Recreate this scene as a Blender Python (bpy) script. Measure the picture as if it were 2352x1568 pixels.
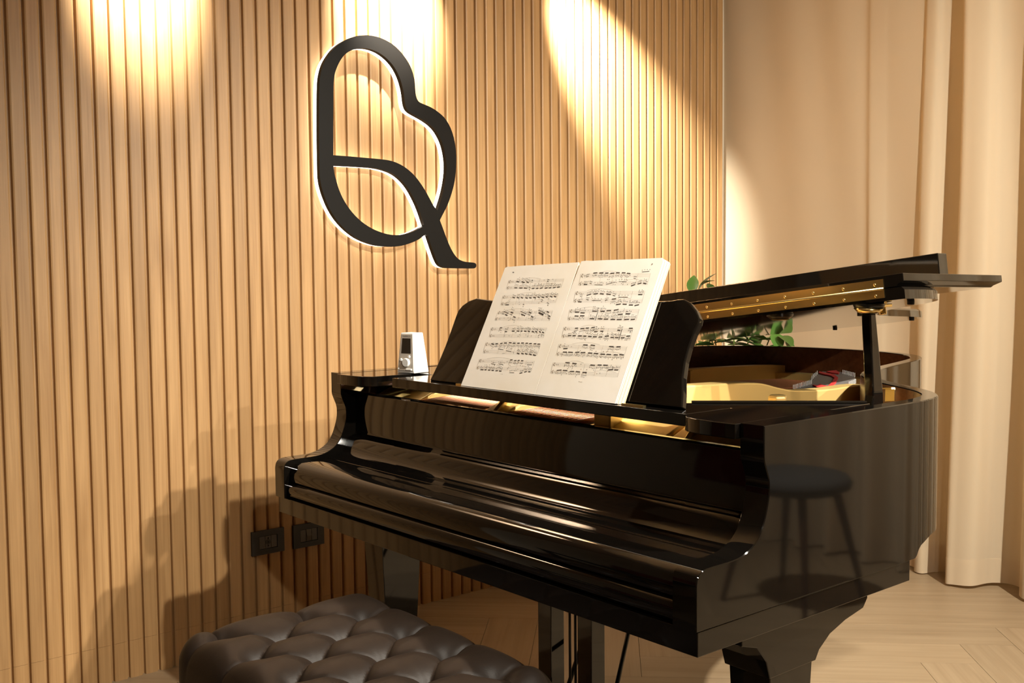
import bpy, math, random
from mathutils import Vector, Matrix
random.seed(7)
sc = bpy.context.scene
for o in list(bpy.data.objects): bpy.data.objects.remove(o)
col = sc.collection
PI = math.pi

# ------------------------------------------------------------------ camera
CX, CY, CZ = 2.609, -1.3311, 1.2496
YAW, PITCH, ROLL, FPX = -0.8756, -0.0613, -0.0098, 2411.6
cp, sp, cyw, syw = math.cos(PITCH), math.sin(PITCH), math.cos(YAW), math.sin(YAW)
FWD = Vector((syw*cp, cyw*cp, sp)); RGT0 = Vector((cyw, -syw, 0)); UP0 = RGT0.cross(FWD)
RGT = math.cos(ROLL)*RGT0 + math.sin(ROLL)*UP0; UPV = -math.sin(ROLL)*RGT0 + math.cos(ROLL)*UP0
CAMP = Vector((CX, CY, CZ))
cd = bpy.data.cameras.new('camera'); cam = bpy.data.objects.new('camera', cd); col.objects.link(cam)
cd.sensor_width = 36; cd.lens = FPX/2352*36; cd.clip_start = .05
m3 = Matrix((RGT, UPV, -FWD)).transposed()
cam.matrix_world = Matrix.Translation(CAMP) @ m3.to_4x4()
sc.camera = cam
def ray(px, py): return FWD + RGT*((px-1176)/FPX) - UPV*((py-784)/FPX)
def onx(px, py, x): d = ray(px, py); return CAMP + d*((x-CX)/d.x)
def ony(px, py, y): d = ray(px, py); return CAMP + d*((y-CY)/d.y)
def onz(px, py, z): d = ray(px, py); return CAMP + d*((z-CZ)/d.z)
def onpl(px, py, n, k): d = ray(px, py); return CAMP + d*((k-n.dot(CAMP))/n.dot(d))

# ------------------------------------------------------------------ world, lights, exposure
w = bpy.data.worlds.new('world'); sc.world = w; w.use_nodes = True
w.node_tree.nodes['Background'].inputs[0].default_value = (1, .8, .55, 1)
w.node_tree.nodes['Background'].inputs[1].default_value = 0
sc.view_settings.view_transform = 'Standard'; sc.view_settings.look = 'None'
sc.view_settings.gamma = 1; sc.view_settings.use_curve_mapping = False
sc.view_settings.exposure = 0.08
CEIL = 2.75
def spot(name, loc, tgt, power, deg, blend, rad=.03, c=(1, .83, .60)):
    l = bpy.data.lights.new(name, 'SPOT'); l.energy = power; l.spot_size = math.radians(deg); l.spot_blend = blend
    l.shadow_soft_size = rad; l.color = c
    o = bpy.data.objects.new(name, l); col.objects.link(o); o.location = loc
    o.rotation_euler = (Vector(tgt)-Vector(loc)).to_track_quat('-Z', 'Y').to_euler(); return o
XW = -0.656
# wall washers recessed in the ceiling close to the slatted wall
CW = (1, .94, .83); CR = (1, .93, .80)
spot('wall_spot_a_offscreen', (XW+.36, -.10, CEIL-.03), (XW, -.09, 2.30), 800, 44, 1, .015, CW)
spot('wall_spot_b_offscreen', (XW+.44, .80, CEIL-.03), (XW, .82, 2.29), 1000, 46, 1, .012, CW)
spot('wall_spot_c_offscreen', (XW+.30, 1.36, CEIL-.03), (XW, 1.93, 2.10), 1050, 38, 1, .02, CW)
# ceiling downlights over the room
spot('room_spot_a_offscreen', (2.40, .25, CEIL-.05), (.25, .68, .80), 400, 72, 1, .03, CR)
spot('room_spot_b_offscreen', (2.75, 1.12, CEIL-.05), (1.35, 1.75, .60), 640, 140, 1, .03, CR)
spot('room_spot_c_offscreen', (4.60, -1.70, CEIL-.05), (.3, .6, 1.0), 200, 50, 1, .05, CR)
spot('room_spot_e_offscreen', (4.90, 1.00, CEIL-.05), (.80, 1.10, .95), 420, 46, 1, .03, CR)

# ------------------------------------------------------------------ materials
def nmat(name):
    m = bpy.data.materials.new(name); m.use_nodes = True
    nt = m.node_tree; b = nt.nodes['Principled BSDF']; return m, nt, b
def pmat(name, c, rough=.5, metal=0, spec=.5, coat=0):
    m, nt, b = nmat(name)
    b.inputs['Base Color'].default_value = (*c, 1); b.inputs['Roughness'].default_value = rough
    b.inputs['Metallic'].default_value = metal; b.inputs['Specular IOR Level'].default_value = spec
    b.inputs['Coat Weight'].default_value = coat
    return m
def N(nt, t, **k):
    n = nt.nodes.new(t)
    for a, v in k.items(): setattr(n, a, v)
    return n
def noisebump(nt, b, scale, dist, strength=.3, vec=None, detail=4):
    nz = N(nt, 'ShaderNodeTexNoise'); nz.inputs['Scale'].default_value = scale; nz.inputs['Detail'].default_value = detail
    if vec is not None: nt.links.new(vec, nz.inputs['Vector'])
    bp = N(nt, 'ShaderNodeBump'); bp.inputs['Strength'].default_value = strength; bp.inputs['Distance'].default_value = dist
    nt.links.new(nz.outputs['Fac'], bp.inputs['Height']); nt.links.new(bp.outputs['Normal'], b.inputs['Normal']); return nz
def woodmat(name, c1, c2, axis, rough, fine=90, spread=.12, tint=.08, bump=.0004):
    """grain stretched along the local axis, every piece with its own offset and tone"""
    m, nt, b = nmat(name); L = nt.links.new
    tc = N(nt, 'ShaderNodeTexCoord'); oi = N(nt, 'ShaderNodeObjectInfo')
    mp = N(nt, 'ShaderNodeMapping'); s = [fine, fine, fine]; s[axis] = fine*.022; mp.inputs['Scale'].default_value = s
    ad = N(nt, 'ShaderNodeVectorMath', operation='ADD'); ml = N(nt, 'ShaderNodeVectorMath', operation='SCALE')
    cb = N(nt, 'ShaderNodeCombineXYZ')
    for i in range(3): L(oi.outputs['Random'], cb.inputs[i])
    L(cb.outputs[0], ml.inputs[0]); ml.inputs['Scale'].default_value = 37
    L(tc.outputs['Object'], ad.inputs[0]); L(ml.outputs[0], ad.inputs[1]); L(ad.outputs[0], mp.inputs['Vector'])
    n1 = N(nt, 'ShaderNodeTexNoise'); n1.inputs['Scale'].default_value = 1; n1.inputs['Detail'].default_value = 6; n1.inputs['Roughness'].default_value = .6
    n1.inputs['Distortion'].default_value = .6
    L(mp.outputs[0], n1.inputs['Vector'])
    mp2 = N(nt, 'ShaderNodeMapping'); s = [14, 14, 14]; s[axis] = 1.1; mp2.inputs['Scale'].default_value = s
    L(ad.outputs[0], mp2.inputs['Vector'])
    n2 = N(nt, 'ShaderNodeTexNoise'); n2.inputs['Scale'].default_value = 1; n2.inputs['Detail'].default_value = 3; n2.inputs['Distortion'].default_value = 1.5
    L(mp2.outputs[0], n2.inputs['Vector'])
    mx = N(nt, 'ShaderNodeMath', operation='ADD'); L(n1.outputs['Fac'], mx.inputs[0]); L(n2.outputs['Fac'], mx.inputs[1])
    cr = N(nt, 'ShaderNodeValToRGB'); cr.color_ramp.elements[0].position = .8-spread*2; cr.color_ramp.elements[1].position = 1.2+spread
    mr = N(nt, 'ShaderNodeMath', operation='MULTIPLY'); mr.inputs[1].default_value = .5
    L(mx.outputs[0], mr.inputs[0])
    cr.color_ramp.elements[0].position = .5-spread; cr.color_ramp.elements[1].position = .5+spread
    cr.color_ramp.elements[0].color = (*c2, 1); cr.color_ramp.elements[1].color = (*c1, 1)
    L(mr.outputs[0], cr.inputs[0])
    hs = N(nt, 'ShaderNodeHueSaturation'); mv = N(nt, 'ShaderNodeMapRange')
    mv.inputs['To Min'].default_value = 1-tint; mv.inputs['To Max'].default_value = 1+tint
    L(oi.outputs['Random'], mv.inputs['Value']); L(mv.outputs[0], hs.inputs['Value']); L(cr.outputs[0], hs.inputs['Color'])
    L(hs.outputs[0], b.inputs['Base Color']); b.inputs['Roughness'].default_value = rough
    bp = N(nt, 'ShaderNodeBump'); bp.inputs['Strength'].default_value = .25; bp.inputs['Distance'].default_value = bump
    L(n1.outputs['Fac'], bp.inputs['Height']); L(bp.outputs[0], b.inputs['Normal'])
    return m
M = {}
M['slat'] = woodmat('oak_slat', (.44, .260, .110), (.31, .169, .064), 2, .5, 110, .14, .07)
M['slat_back'] = woodmat('oak_backing', (.44, .260, .110), (.31, .169, .064), 2, .5, 110, .14, 0)
M['plank'] = woodmat('pale_oak_plank', (.32, .235, .145), (.24, .170, .100), 0, .42, 70, .16, .05, .0003)
M['subfloor'] = pmat('floor_joint', (.26, .19, .115), .8)
M['plaster'] = pmat('cream_plaster', (.62, .54, .42), .9)
M['ceil'] = pmat('white_ceiling', (.72, .68, .6), .9)
# piano lacquer: deep black polyester with barely visible ripple
m, nt, b = nmat('piano_black'); M['black'] = m
b.inputs['Base Color'].default_value = (.0035, .0028, .0022, 1); b.inputs['Roughness'].default_value = .045
b.inputs['IOR'].default_value = 1.53
nz = noisebump(nt, b, 9, .0006, .012)
M['black_satin'] = pmat('satin_black', (.006, .005, .004), .28)
M['brown'] = woodmat('mahogany_inner_rim', (.17, .062, .026), (.09, .03, .012), 1, .25, 60, .2, 0)
M['spruce'] = woodmat('soundboard_spruce', (.52, .26, .12), (.36, .16, .07), 1, .3, 50, .2, 0)
M['gold'] = pmat('gold_plate_lacquer', (.84, .60, .22), .38, .45)
M['brass'] = pmat('polished_brass', (.95, .74, .34), .24, 1)
M['steel'] = pmat('steel_wire', (.55, .53, .5), .3, 1)
M['copper'] = pmat('copper_wound_wire', (.62, .30, .18), .35, 1)
m, nt, b = nmat('string_field'); M['strings'] = m
wv = N(nt, 'ShaderNodeTexWave'); wv.bands_direction = 'X'; wv.inputs['Scale'].default_value = 60; wv.inputs['Distortion'].default_value = .6; tc = N(nt, 'ShaderNodeTexCoord'); nt.links.new(tc.outputs['Object'], wv.inputs['Vector'])
crp = N(nt, 'ShaderNodeValToRGB'); crp.color_ramp.elements[0].color = (.13, .12, .12, 1); crp.color_ramp.elements[1].color = (.34, .33, .33, 1)
nt.links.new(wv.outputs['Fac'], crp.inputs[0]); nt.links.new(crp.outputs[0], b.inputs['Base Color']); b.inputs['Roughness'].default_value = .45; b.inputs['Metallic'].default_value = .3
M['red'] = pmat('red_felt', (.55, .03, .025), .95)
M['rubber'] = pmat('black_rubber', (.01, .01, .012), .6)
M['sign'] = pmat('sign_black', (.006, .005, .004), .5, 0, .15)
m, nt, b = nmat('sign_light_acrylic'); M['glow'] = m
b.inputs['Base Color'].default_value = (.8, .8, .8, 1); b.inputs['Emission Color'].default_value = (1, .94, .82, 1); b.inputs['Emission Strength'].default_value = 5
M['white'] = pmat('white_plastic', (.80, .79, .76), .35)
M['greyplastic'] = pmat('warm_grey_plastic', (.48, .43, .37), .45)
M['screen'] = pmat('dark_screen', (.025, .02, .015), .12)
M['plate_dark'] = pmat('anthracite_plate', (.022, .02, .018), .45)
M['module'] = pmat('anthracite_module', (.075, .07, .063), .4)
M['hole'] = pmat('socket_hole', (.003, .003, .003), .8)
m, nt, b = nmat('black_leather'); M['leather'] = m
b.inputs['Base Color'].default_value = (.020, .0135, .010, 1); b.inputs['Roughness'].default_value = .50; b.inputs['Specular IOR Level'].default_value = .22
tc = N(nt, 'ShaderNodeTexCoord'); noisebump(nt, b, 260, .0006, .35, tc.outputs['Object'])
m, nt, b = nmat('aged_paper'); M['paper'] = m
tc = N(nt, 'ShaderNodeTexCoord'); nz = N(nt, 'ShaderNodeTexNoise'); nz.inputs['Scale'].default_value = 7; nz.inputs['Detail'].default_value = 5
nt.links.new(tc.outputs['Object'], nz.inputs['Vector']); cr = N(nt, 'ShaderNodeValToRGB')
cr.color_ramp.elements[0].position = .3; cr.color_ramp.elements[0].color = (.83, .77, .66, 1); cr.color_ramp.elements[1].position = .62; cr.color_ramp.elements[1].color = (.90, .86, .79, 1)
nt.links.new(nz.outputs['Fac'], cr.inputs[0]); nt.links.new(cr.outputs[0], b.inputs['Base Color']); b.inputs['Roughness'].default_value = .8
M['paper_old'] = pmat('yellowed_page_edges', (.74, .56, .36), .85)
M['ink'] = pmat('printed_ink', (.045, .035, .03), .8)
M['ink_light'] = pmat('printed_fine_ink', (.30, .24, .18), .8)
m, nt, b = nmat('sheer_linen'); M['curtain'] = m
out = nt.nodes['Material Output']; tr = N(nt, 'ShaderNodeBsdfTranslucent'); mx = N(nt, 'ShaderNodeMixShader'); mx.inputs[0].default_value = .5
b.inputs['Base Color'].default_value = (.78, .655, .475, 1); b.inputs['Roughness'].default_value = .95; tr.inputs[0].default_value = (.76, .63, .44, 1)
nt.links.new(b.outputs[0], mx.inputs[1]); nt.links.new(tr.outputs[0], mx.inputs[2]); nt.links.new(mx.outputs[0], out.inputs[0])
tc = N(nt, 'ShaderNodeTexCoord'); mp = N(nt, 'ShaderNodeMapping'); mp.inputs['Scale'].default_value = (60, 60, 900); nt.links.new(tc.outputs['Object'], mp.inputs[0])
noisebump(nt, b, 1, .0006, .25, mp.outputs[0])
def leafmat(name, c):
    m, nt, b = nmat(name); oi = N(nt, 'ShaderNodeObjectInfo'); hs = N(nt, 'ShaderNodeHueSaturation'); mv = N(nt, 'ShaderNodeMapRange')
    mv.inputs['To Min'].default_value = .6; mv.inputs['To Max'].default_value = 1.5
    hs.inputs['Color'].default_value = (*c, 1); nt.links.new(oi.outputs['Random'], mv.inputs[0]); nt.links.new(mv.outputs[0], hs.inputs['Value'])
    nt.links.new(hs.outputs[0], b.inputs['Base Color']); b.inputs['Roughness'].default_value = .4; return m
M['leaf'] = leafmat('glossy_leaf', (.034, .085, .012)); M['stem'] = pmat('green_stem', (.10, .16, .03), .5)
M['pot'] = pmat('grey_stoneware', (.20, .18, .16), .6); M['soil'] = pmat('potting_soil', (.03, .02, .012), .95)
M['stool_seat'] = pmat('dark_grey_fabric', (.05, .05, .05), .9); M['stool_leg'] = pmat('dark_walnut', (.05, .018, .01), .4)
M['red_fabric'] = pmat('dark_red_upholstery', (.10, .008, .01), .8)

# ------------------------------------------------------------------ mesh helpers
def tag(o, label=None, cat=None, group=None, kind=None):
    if label: o['label'] = label
    if cat: o['category'] = cat
    if group: o['group'] = group
    if kind: o['kind'] = kind
    return o
def link(o, parent=None):
    col.objects.link(o)
    if parent is not None:
        o.parent = parent
        if parent.type == 'EMPTY': o.location = -Vector(parent.location)
    return o
def mk(name, vf, mat, parent=None, smooth=False, bevel=0, seg=2, mats=None, fm=None):
    v, f = vf
    me = bpy.data.meshes.new(name); me.from_pydata([tuple(p) for p in v], [], [tuple(q) for q in f]); me.update()
    import bmesh
    bm = bmesh.new(); bm.from_mesh(me); bmesh.ops.recalc_face_normals(bm, faces=bm.faces); bm.to_mesh(me); bm.free()
    if mats:
        for q in mats: me.materials.append(M[q])
        if fm: me.polygons.foreach_set('material_index', fm)
    else: me.materials.append(M[mat])
    o = bpy.data.objects.new(name, me); link(o, parent)
    if smooth:
        me.polygons.foreach_set('use_smooth', [True]*len(me.polygons))
        if smooth != True: me.set_sharp_from_angle(angle=math.radians(smooth))
    if bevel:
        b = o.modifiers.new('bevel', 'BEVEL'); b.width = bevel; b.segments = seg; b.limit_method = 'ANGLE'; b.angle_limit = math.radians(35)
        b.harden_normals = False
    return o
def empty(name, loc, label=None, cat=None, group=None):
    o = bpy.data.objects.new(name, None); col.objects.link(o); o.location = loc; o.empty_display_size = .1
    return tag(o, label, cat, group)
def join(*vfs):
    V, F = [], []
    for v, f in vfs:
        n = len(V); V += list(v); F += [tuple(i+n for i in q) for q in f]
    return V, F
def box(x0, x1, y0, y1, z0, z1):
    v = [(x, y, z) for x in (x0, x1) for y in (y0, y1) for z in (z0, z1)]
    return v, [(0, 1, 3, 2), (4, 6, 7, 5), (0, 4, 5, 1), (2, 3, 7, 6), (0, 2, 6, 4), (1, 5, 7, 3)]
def prism(poly, axis, a, b):
    """poly in the two remaining axes (in xyz order), pushed from a to b along axis"""
    def P(u, v, t):
        return (t, u, v) if axis == 0 else (u, t, v) if axis == 1 else (u, v, t)
    n = len(poly); v = [P(u, w_, a) for u, w_ in poly]+[P(u, w_, b) for u, w_ in poly]
    f = [tuple(range(n)), tuple(range(2*n-1, n-1, -1))]+[(i, (i+1) % n, n+(i+1) % n, n+i) for i in range(n)]
    return v, f
def tube(pts, r, n=8, cap=True):
    pts = [Vector(p) for p in pts]; V, F = [], []
    rs = r if isinstance(r, (list, tuple)) else [r]*len(pts)
    for i, p in enumerate(pts):
        t = (pts[min(i+1, len(pts)-1)]-pts[max(i-1, 0)]).normalized()
        a = t.cross(Vector((0, 0, 1)) if abs(t.z) < .9 else Vector((1, 0, 0))).normalized(); bb = t.cross(a)
        for k in range(n):
            q = 2*PI*k/n; V.append(p+(a*math.cos(q)+bb*math.sin(q))*rs[i])
    for i in range(len(pts)-1):
        for k in range(n): F.append((i*n+k, i*n+(k+1) % n, (i+1)*n+(k+1) % n, (i+1)*n+k))
    if cap: F += [tuple(range(n-1, -1, -1)), tuple(range((len(pts)-1)*n, len(pts)*n))]
    return V, F
def lathe(prof, c, n=24, axis=2):
    V, F = [], []
    for r, h in prof:
        for k in range(n):
            q = 2*PI*k/n; a, bb = r*math.cos(q), r*math.sin(q)
            p = (a, bb, h) if axis == 2 else (h, a, bb) if axis == 0 else (a, h, bb)
            V.append((p[0]+c[0], p[1]+c[1], p[2]+c[2]))
    for i in range(len(prof)-1):
        for k in range(n): F.append((i*n+k, i*n+(k+1) % n, (i+1)*n+(k+1) % n, (i+1)*n+k))
    F += [tuple(range(n-1, -1, -1)), tuple(range((len(prof)-1)*n, len(prof)*n))]
    return V, F
def catmull(P, k=6, closed=False):
    n = len(P); out_ = []
    rng = range(n) if closed else range(n-1)
    for i in rng:
        g = (lambda j: P[j % n]) if closed else (lambda j: P[min(max(j, 0), n-1)])
        p0, p1, p2, p3 = g(i-1), g(i), g(i+1), g(i+2)
        for s in range(k):
            t = s/k
            out_.append(tuple(.5*(2*b_+(c_-a_)*t+(2*a_-5*b_+4*c_-d_)*t*t+(3*b_-a_-3*c_+d_)*t**3) for a_, b_, c_, d_ in zip(p0, p1, p2, p3)))
    if not closed: out_.append(tuple(P[-1]))
    return out_

# ------------------------------------------------------------------ room shell
YB = 2.96; YF = -3.6; XR = 5.2
YS0, YS1, PITCHS = -1.30, 2.735, .0487
tag(mk('ceiling', box(XW-.02, XR, YF, YB, CEIL, CEIL+.1), 'ceil'), kind='structure')
tag(mk('wall_back', box(XW-.12, XR, YB, YB+.1, 0, CEIL), 'plaster'), kind='structure')
tag(mk('wall_right', box(XR, XR+.1, YF, YB, 0, CEIL), 'plaster'), kind='structure')
tag(mk('wall_front', box(XW-.12, XR, YF-.1, YF, 0, CEIL), 'plaster'), kind='structure')
floor = tag(mk('floor', box(XW-.12, XR, YF, YB, -.06, -.012), 'subfloor'), kind='structure')
wall = tag(mk('wall_left', box(XW-.12, XW-.024, YF, YB, 0, CEIL), 'plaster'), kind='structure')
mk('slat_backing', box(XW-.024, XW-.013, YS0, YS1, 0, CEIL), 'slat_back', wall)
# one slat: long upper length and short foot length, with a hair joint at 12 cm
def slatprof(z0, z1):
    pr = [(-.0216, XW-.013), (-.0196, XW-.0022), (-.0185, XW-.0014), (-.0150, XW), (.0150, XW), (.0185, XW-.0014), (.0196, XW-.0022), (.0216, XW-.013)]
    return prism([(x-XW, y) for y, x in pr], 2, z0, z1)
sv, sf = join(slatprof(.1195, CEIL), slatprof(0, .1188))
sme = None
ys = 2.7299-.0196-.003; k = 0
while ys > YS0+.02:
    if sme is None: o = mk('slat', (sv, sf), 'slat', wall); sme = o.data
    else: o = bpy.data.objects.new('slat', sme); link(o, wall)
    o.location = (XW, ys, 0); ys -= PITCHS
# herringbone floor: every plank its own piece, clipped to the room
def clip(poly, rect):
    x0, x1, y0, y1 = rect
    for ax, lim, s in ((0, x0, 1), (0, x1, -1), (1, y0, 1), (1, y1, -1)):
        res = []
        for i in range(len(poly)):
            a, b_ = poly[i-1], poly[i]; da, db = s*(a[ax]-lim), s*(b_[ax]-lim)
            if (da >= 0) != (db >= 0):
                t = da/(da-db); res.append((a[0]+(b_[0]-a[0])*t, a[1]+(b_[1]-a[1])*t))
            if db >= 0: res.append(b_)
        poly = res
        if len(poly) < 3: return []
    return poly
PW = .1793; NP = 5; c45 = math.sqrt(.5)
def t2w(a, b_):  # tile units -> room
    a0, b0 = a-NP, b_-1
    return (.905+(a0-b0)*PW*c45, 1.788+(a0+b0)*PW*c45)
rect = (XW-.02, 3.2, -1.6, YB)
g = .0035
for kk in range(-3, 4):
    for i in range(-22, 24):
        for typ in (0, 1):
            if typ == 0: q = (i+2*NP*kk, i, i+NP+2*NP*kk, i+1)
            else: q = (i+2*NP*kk, i+1, i+1+2*NP*kk, i+1+NP)
            P4 = [t2w(q[0]+g, q[1]+g), t2w(q[2]-g, q[1]+g), t2w(q[2]-g, q[3]-g), t2w(q[0]+g, q[3]-g)]
            P4 = clip(P4, rect)
            if not P4: continue
            cx = sum(p[0] for p in P4)/len(P4); cy_ = sum(p[1] for p in P4)/len(P4)
            an = PI/4 if typ == 0 else 3*PI/4
            loc = [((x-cx)*math.cos(an)+(y-cy_)*math.sin(an), -(x-cx)*math.sin(an)+(y-cy_)*math.cos(an)) for x, y in P4]
            o = mk('plank', prism(loc, 2, -.012, 0), 'plank', floor); o.location = (cx, cy_, 0); o.rotation_euler = (0, 0, an)
mk('floor_rest', join(box(XW-.02, XR, YF, -1.6, -.012, 0), box(3.2, XR, -1.6, YB, -.012, 0)), 'plank', floor)

# ------------------------------------------------------------------ curtain along the back wall
cpl = [(-.675, 2.755), (-.55, 2.757), (-.40, 2.762), (-.22, 2.765), (-.10, 2.775), (.04, 2.79), (.085, 2.79), (.115, 2.755), (.165, 2.765), (.20, 2.79), (.27, 2.80), (.335, 2.775), (.36, 2.725), (.40, 2.72), (.425, 2.80), (.455, 2.845), (.505, 2.82), (.53, 2.66), (.575, 2.648), (.635, 2.67), (.66, 2.75), (.71, 2.82), (.77, 2.80), (.81, 2.69), (.86, 2.655), (.93, 2.67), (.96, 2.75)]
x = 1.0; sgn = 1
while x < 4.6:
    cpl.append((x, 2.755+sgn*(.065+.025*random.random()))); x += .06+.05*random.random(); sgn = -sgn
cs = catmull(cpl, 8)
def curtain_mesh(z0, z1, nz, off=0):
    V, F = [], []
    for j in range(nz+1):
        z = z0+(z1-z0)*j/nz; amp = .32+.70*max(0, 1-z/2.7)**1.4
        for i, (x, y) in enumerate(cs):
            ym = 2.765; sh = .012*math.sin(z*1.7+x*9)*(z/2.7)
            V.append((x+sh, ym+(y-ym)*amp*(.55 if y > ym else 1)+off+.006*math.sin(x*23+z*2.3)*(z/2.7), z+(.006*math.sin(x*11) if j == 0 else 0)))
    n = len(cs)
    for j in range(nz):
        for i in range(n-1): F.append((j*n+i, j*n+i+1, (j+1)*n+i+1, (j+1)*n+i))
    return V, F
cur = tag(mk('curtain', curtain_mesh(.012, CEIL-.01, 26), 'curtain', smooth=True), 'long cream sheer linen curtain hanging in folds behind the piano', 'curtain')
mk('hem', curtain_mesh(.011, .115, 3, -.0015), 'curtain', cur, smooth=True)

# ------------------------------------------------------------------ grand piano
W = 1.49; ZT = .985
piano = empty('grand_piano', (.745, .9, 0), 'glossy black grand piano with propped lid standing beside the slatted wood wall', 'piano')
arm = [(-.006, .657), (-.006, .735), (-.003, .748), (.006, .757), (.022, .7605), (.05, .761), (.085, .7615), (.11, .764), (.135, .772), (.157, .786), (.172, .806), (.183, .832), (.190, .86), (.190, .885), (.184, .903), (.177, .920), (.175, .930), (.175, .985), (.45, .985), (.45, .657)]
arm = arm[:2]+catmull(arm[1:17], 3)[1:-1]+arm[16:]
def armmesh(x0, x1, ch=.0016):
    n = len(arm); ins = []
    for k in range(n):
        a, p, b_ = Vector(arm[k-1]), Vector(arm[k]), Vector(arm[(k+1) % n])
        t1_, t2_ = (p-a).normalized(), (b_-p).normalized(); n1, n2 = Vector((t1_.y, -t1_.x)), Vector((t2_.y, -t2_.x))
        if abs(a[0]-.45) < 1e-6 and abs(p[0]-.45) < 1e-6: n1 = Vector((0, 0))
        if abs(b_[0]-.45) < 1e-6 and abs(p[0]-.45) < 1e-6: n2 = Vector((0, 0))
        m_ = n1+n2 if (n1.length == 0 or n2.length == 0) else (n1+n2)/max(.3, 1+n1.dot(n2))
        ins.append((p.x+m_.x*ch, p.y+m_.y*ch))
    V = [(x0, *q) for q in ins]+[(x0+ch, *q) for q in arm]+[(x1-ch, *q) for q in arm]+[(x1, *q) for q in ins]
    F = [tuple(range(n)), tuple(range(4*n-1, 3*n-1, -1))]
    for r_ in range(3):
        for k in range(n): F.append((r_*n+k, r_*n+(k+1) % n, r_*n+n+(k+1) % n, r_*n+n+k))
    return V, F
mk('arm', armmesh(0, .053), 'black', piano, smooth=25)
mk('arm', armmesh(W-.053, W), 'black', piano, smooth=25)
outl = [(W, .45), (W, .55), (W, .62), (W, .66), (1.4895, .69), (1.4885, .715), (1.484, .752), (1.463, .825), (1.41, .893), (1.33, .955), (1.25, 1.01), (1.17, 1.08), (1.10, 1.17), (1.055, 1.27), (1.02, 1.38), (.99, 1.5), (.96, 1.62), (.925, 1.73), (.86, 1.83), (.76, 1.90), (.62, 1.945), (.45, 1.955), (.28, 1.93), (.14, 1.87), (.04, 1.77), (.004, 1.66), (0, 1.5), (0, 1.2), (0, .9), (0, .78), (0, .74), (0, .71), (0, .69), (0, .62), (0, .45)]
oc = catmull(outl, 6)
def offset(pl, d):
    res = []
    for i, p in enumerate(pl):
        a = Vector(pl[max(i-1, 0)]); b_ = Vector(pl[min(i+1, len(pl)-1)]); t = (b_-a).normalized()
        res.append((p[0]-t.y*d, p[1]+t.x*d))
    return res
ic = offset(oc, .034)
RB = [(.0, .657), (.690, .657), (.697, .661), (.705, .673), (.715, .680), (.738, .687), (.760, .691), (.776, .693), (9, .693)]
def rb(y):
    for (a, za), (b_, zb_) in zip(RB, RB[1:]):
        if y <= b_: return za+(zb_-za)*(y-a)/(b_-a)
V, F, FM = [], [], []
for (ox, oy), (ix, iy) in zip(oc, ic):
    z = rb(oy); V += [(ox, oy, z), (ox, oy, ZT-.002), (ox+(ix-ox)*.06, oy+(iy-oy)*.06, ZT), (ox+(ix-ox)*.94, oy+(iy-oy)*.94, ZT), (ix, iy, ZT-.002), (ix, iy, z)]
for i in range(len(oc)-1):
    for k in range(6):
        F.append((i*6+k, i*6+(k+1) % 6, (i+1)*6+(k+1) % 6, (i+1)*6+k)); FM.append(1 if k == 4 else 0)
for e in (0, (len(oc)-1)*6): F.append(tuple(e+k for k in range(6))); FM.append(0)
mk('rim', (V, F), None, piano, smooth=32, mats=['black', 'brown'], fm=FM)
mk('keybed', box(.004, W-.004, .002, .676, .612, .6555), 'black', piano, bevel=.0015)
# fallboard with its cove, and the closed key lid in front of it
fb = [(.240, .930), (.226, .930), (.222, .926), (.222, .820), (.2195, .814), (.214, .811), (.206, .809), (.199, .805), (.193, .797), (.186, .783), (.177, .770), (.165, .7605), (.150, .7555), (.126, .7535), (.126, .742), (.240, .742)]
mk('fallboard', prism(fb, 0, .0535, W-.0535), 'black', piano, smooth=30, bevel=.0008)
kl = [(.1245, .742), (.1245, .752), (.1225, .7535), (.09, .7535), (.055, .7532), (.036, .751), (.024, .746), (.0155, .738), (.011, .727), (.0095, .714), (.0105, .703), (.014, .699), (.05, .699), (.05, .742)]
mk('key_lid', prism(kl, 0, .0535, W-.0535), 'black', piano, smooth=35)
ks = [(.05, .697), (.012, .697), (.006, .694), (.0025, .688), (.001, .680), (.0015, .672), (.004, .664), (.009, .659), (.05, .656)]
mk('key_slip', prism(ks, 0, .0535, W-.0535), 'black', piano, smooth=40)
# shelf for the music desk and the two shaped side blocks
shelf = mk('music_shelf', box(.275, 1.289, .2, .337, .961, ZT), 'black', piano, bevel=.0015)
rbk = catmull([(1.4365, .163), (1.40, .161), (1.36, .1625), (1.33, .168), (1.31, .177), (1.297, .190), (1.291, .206)], 5)+[(1.29, .338), (1.17, .338), (1.425, .594), (1.4365, .60)]
mk('side_block', prism(rbk, 2, .957, ZT-.0005), 'black', piano, smooth=30, bevel=.0015)
mk('side_block', prism([(W-x, y) for x, y in rbk][::-1], 2, .957, ZT-.0005), 'black', piano, smooth=30, bevel=.0015)
for s in (0, 1):
    f_ = (lambda x: W-x) if s else (lambda x: x)
    mk('block_rail', tube([(f_(1.18), .345, ZT+.001), (f_(1.43), .597, ZT+.001)], .004, 6), 'black', piano)
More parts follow.
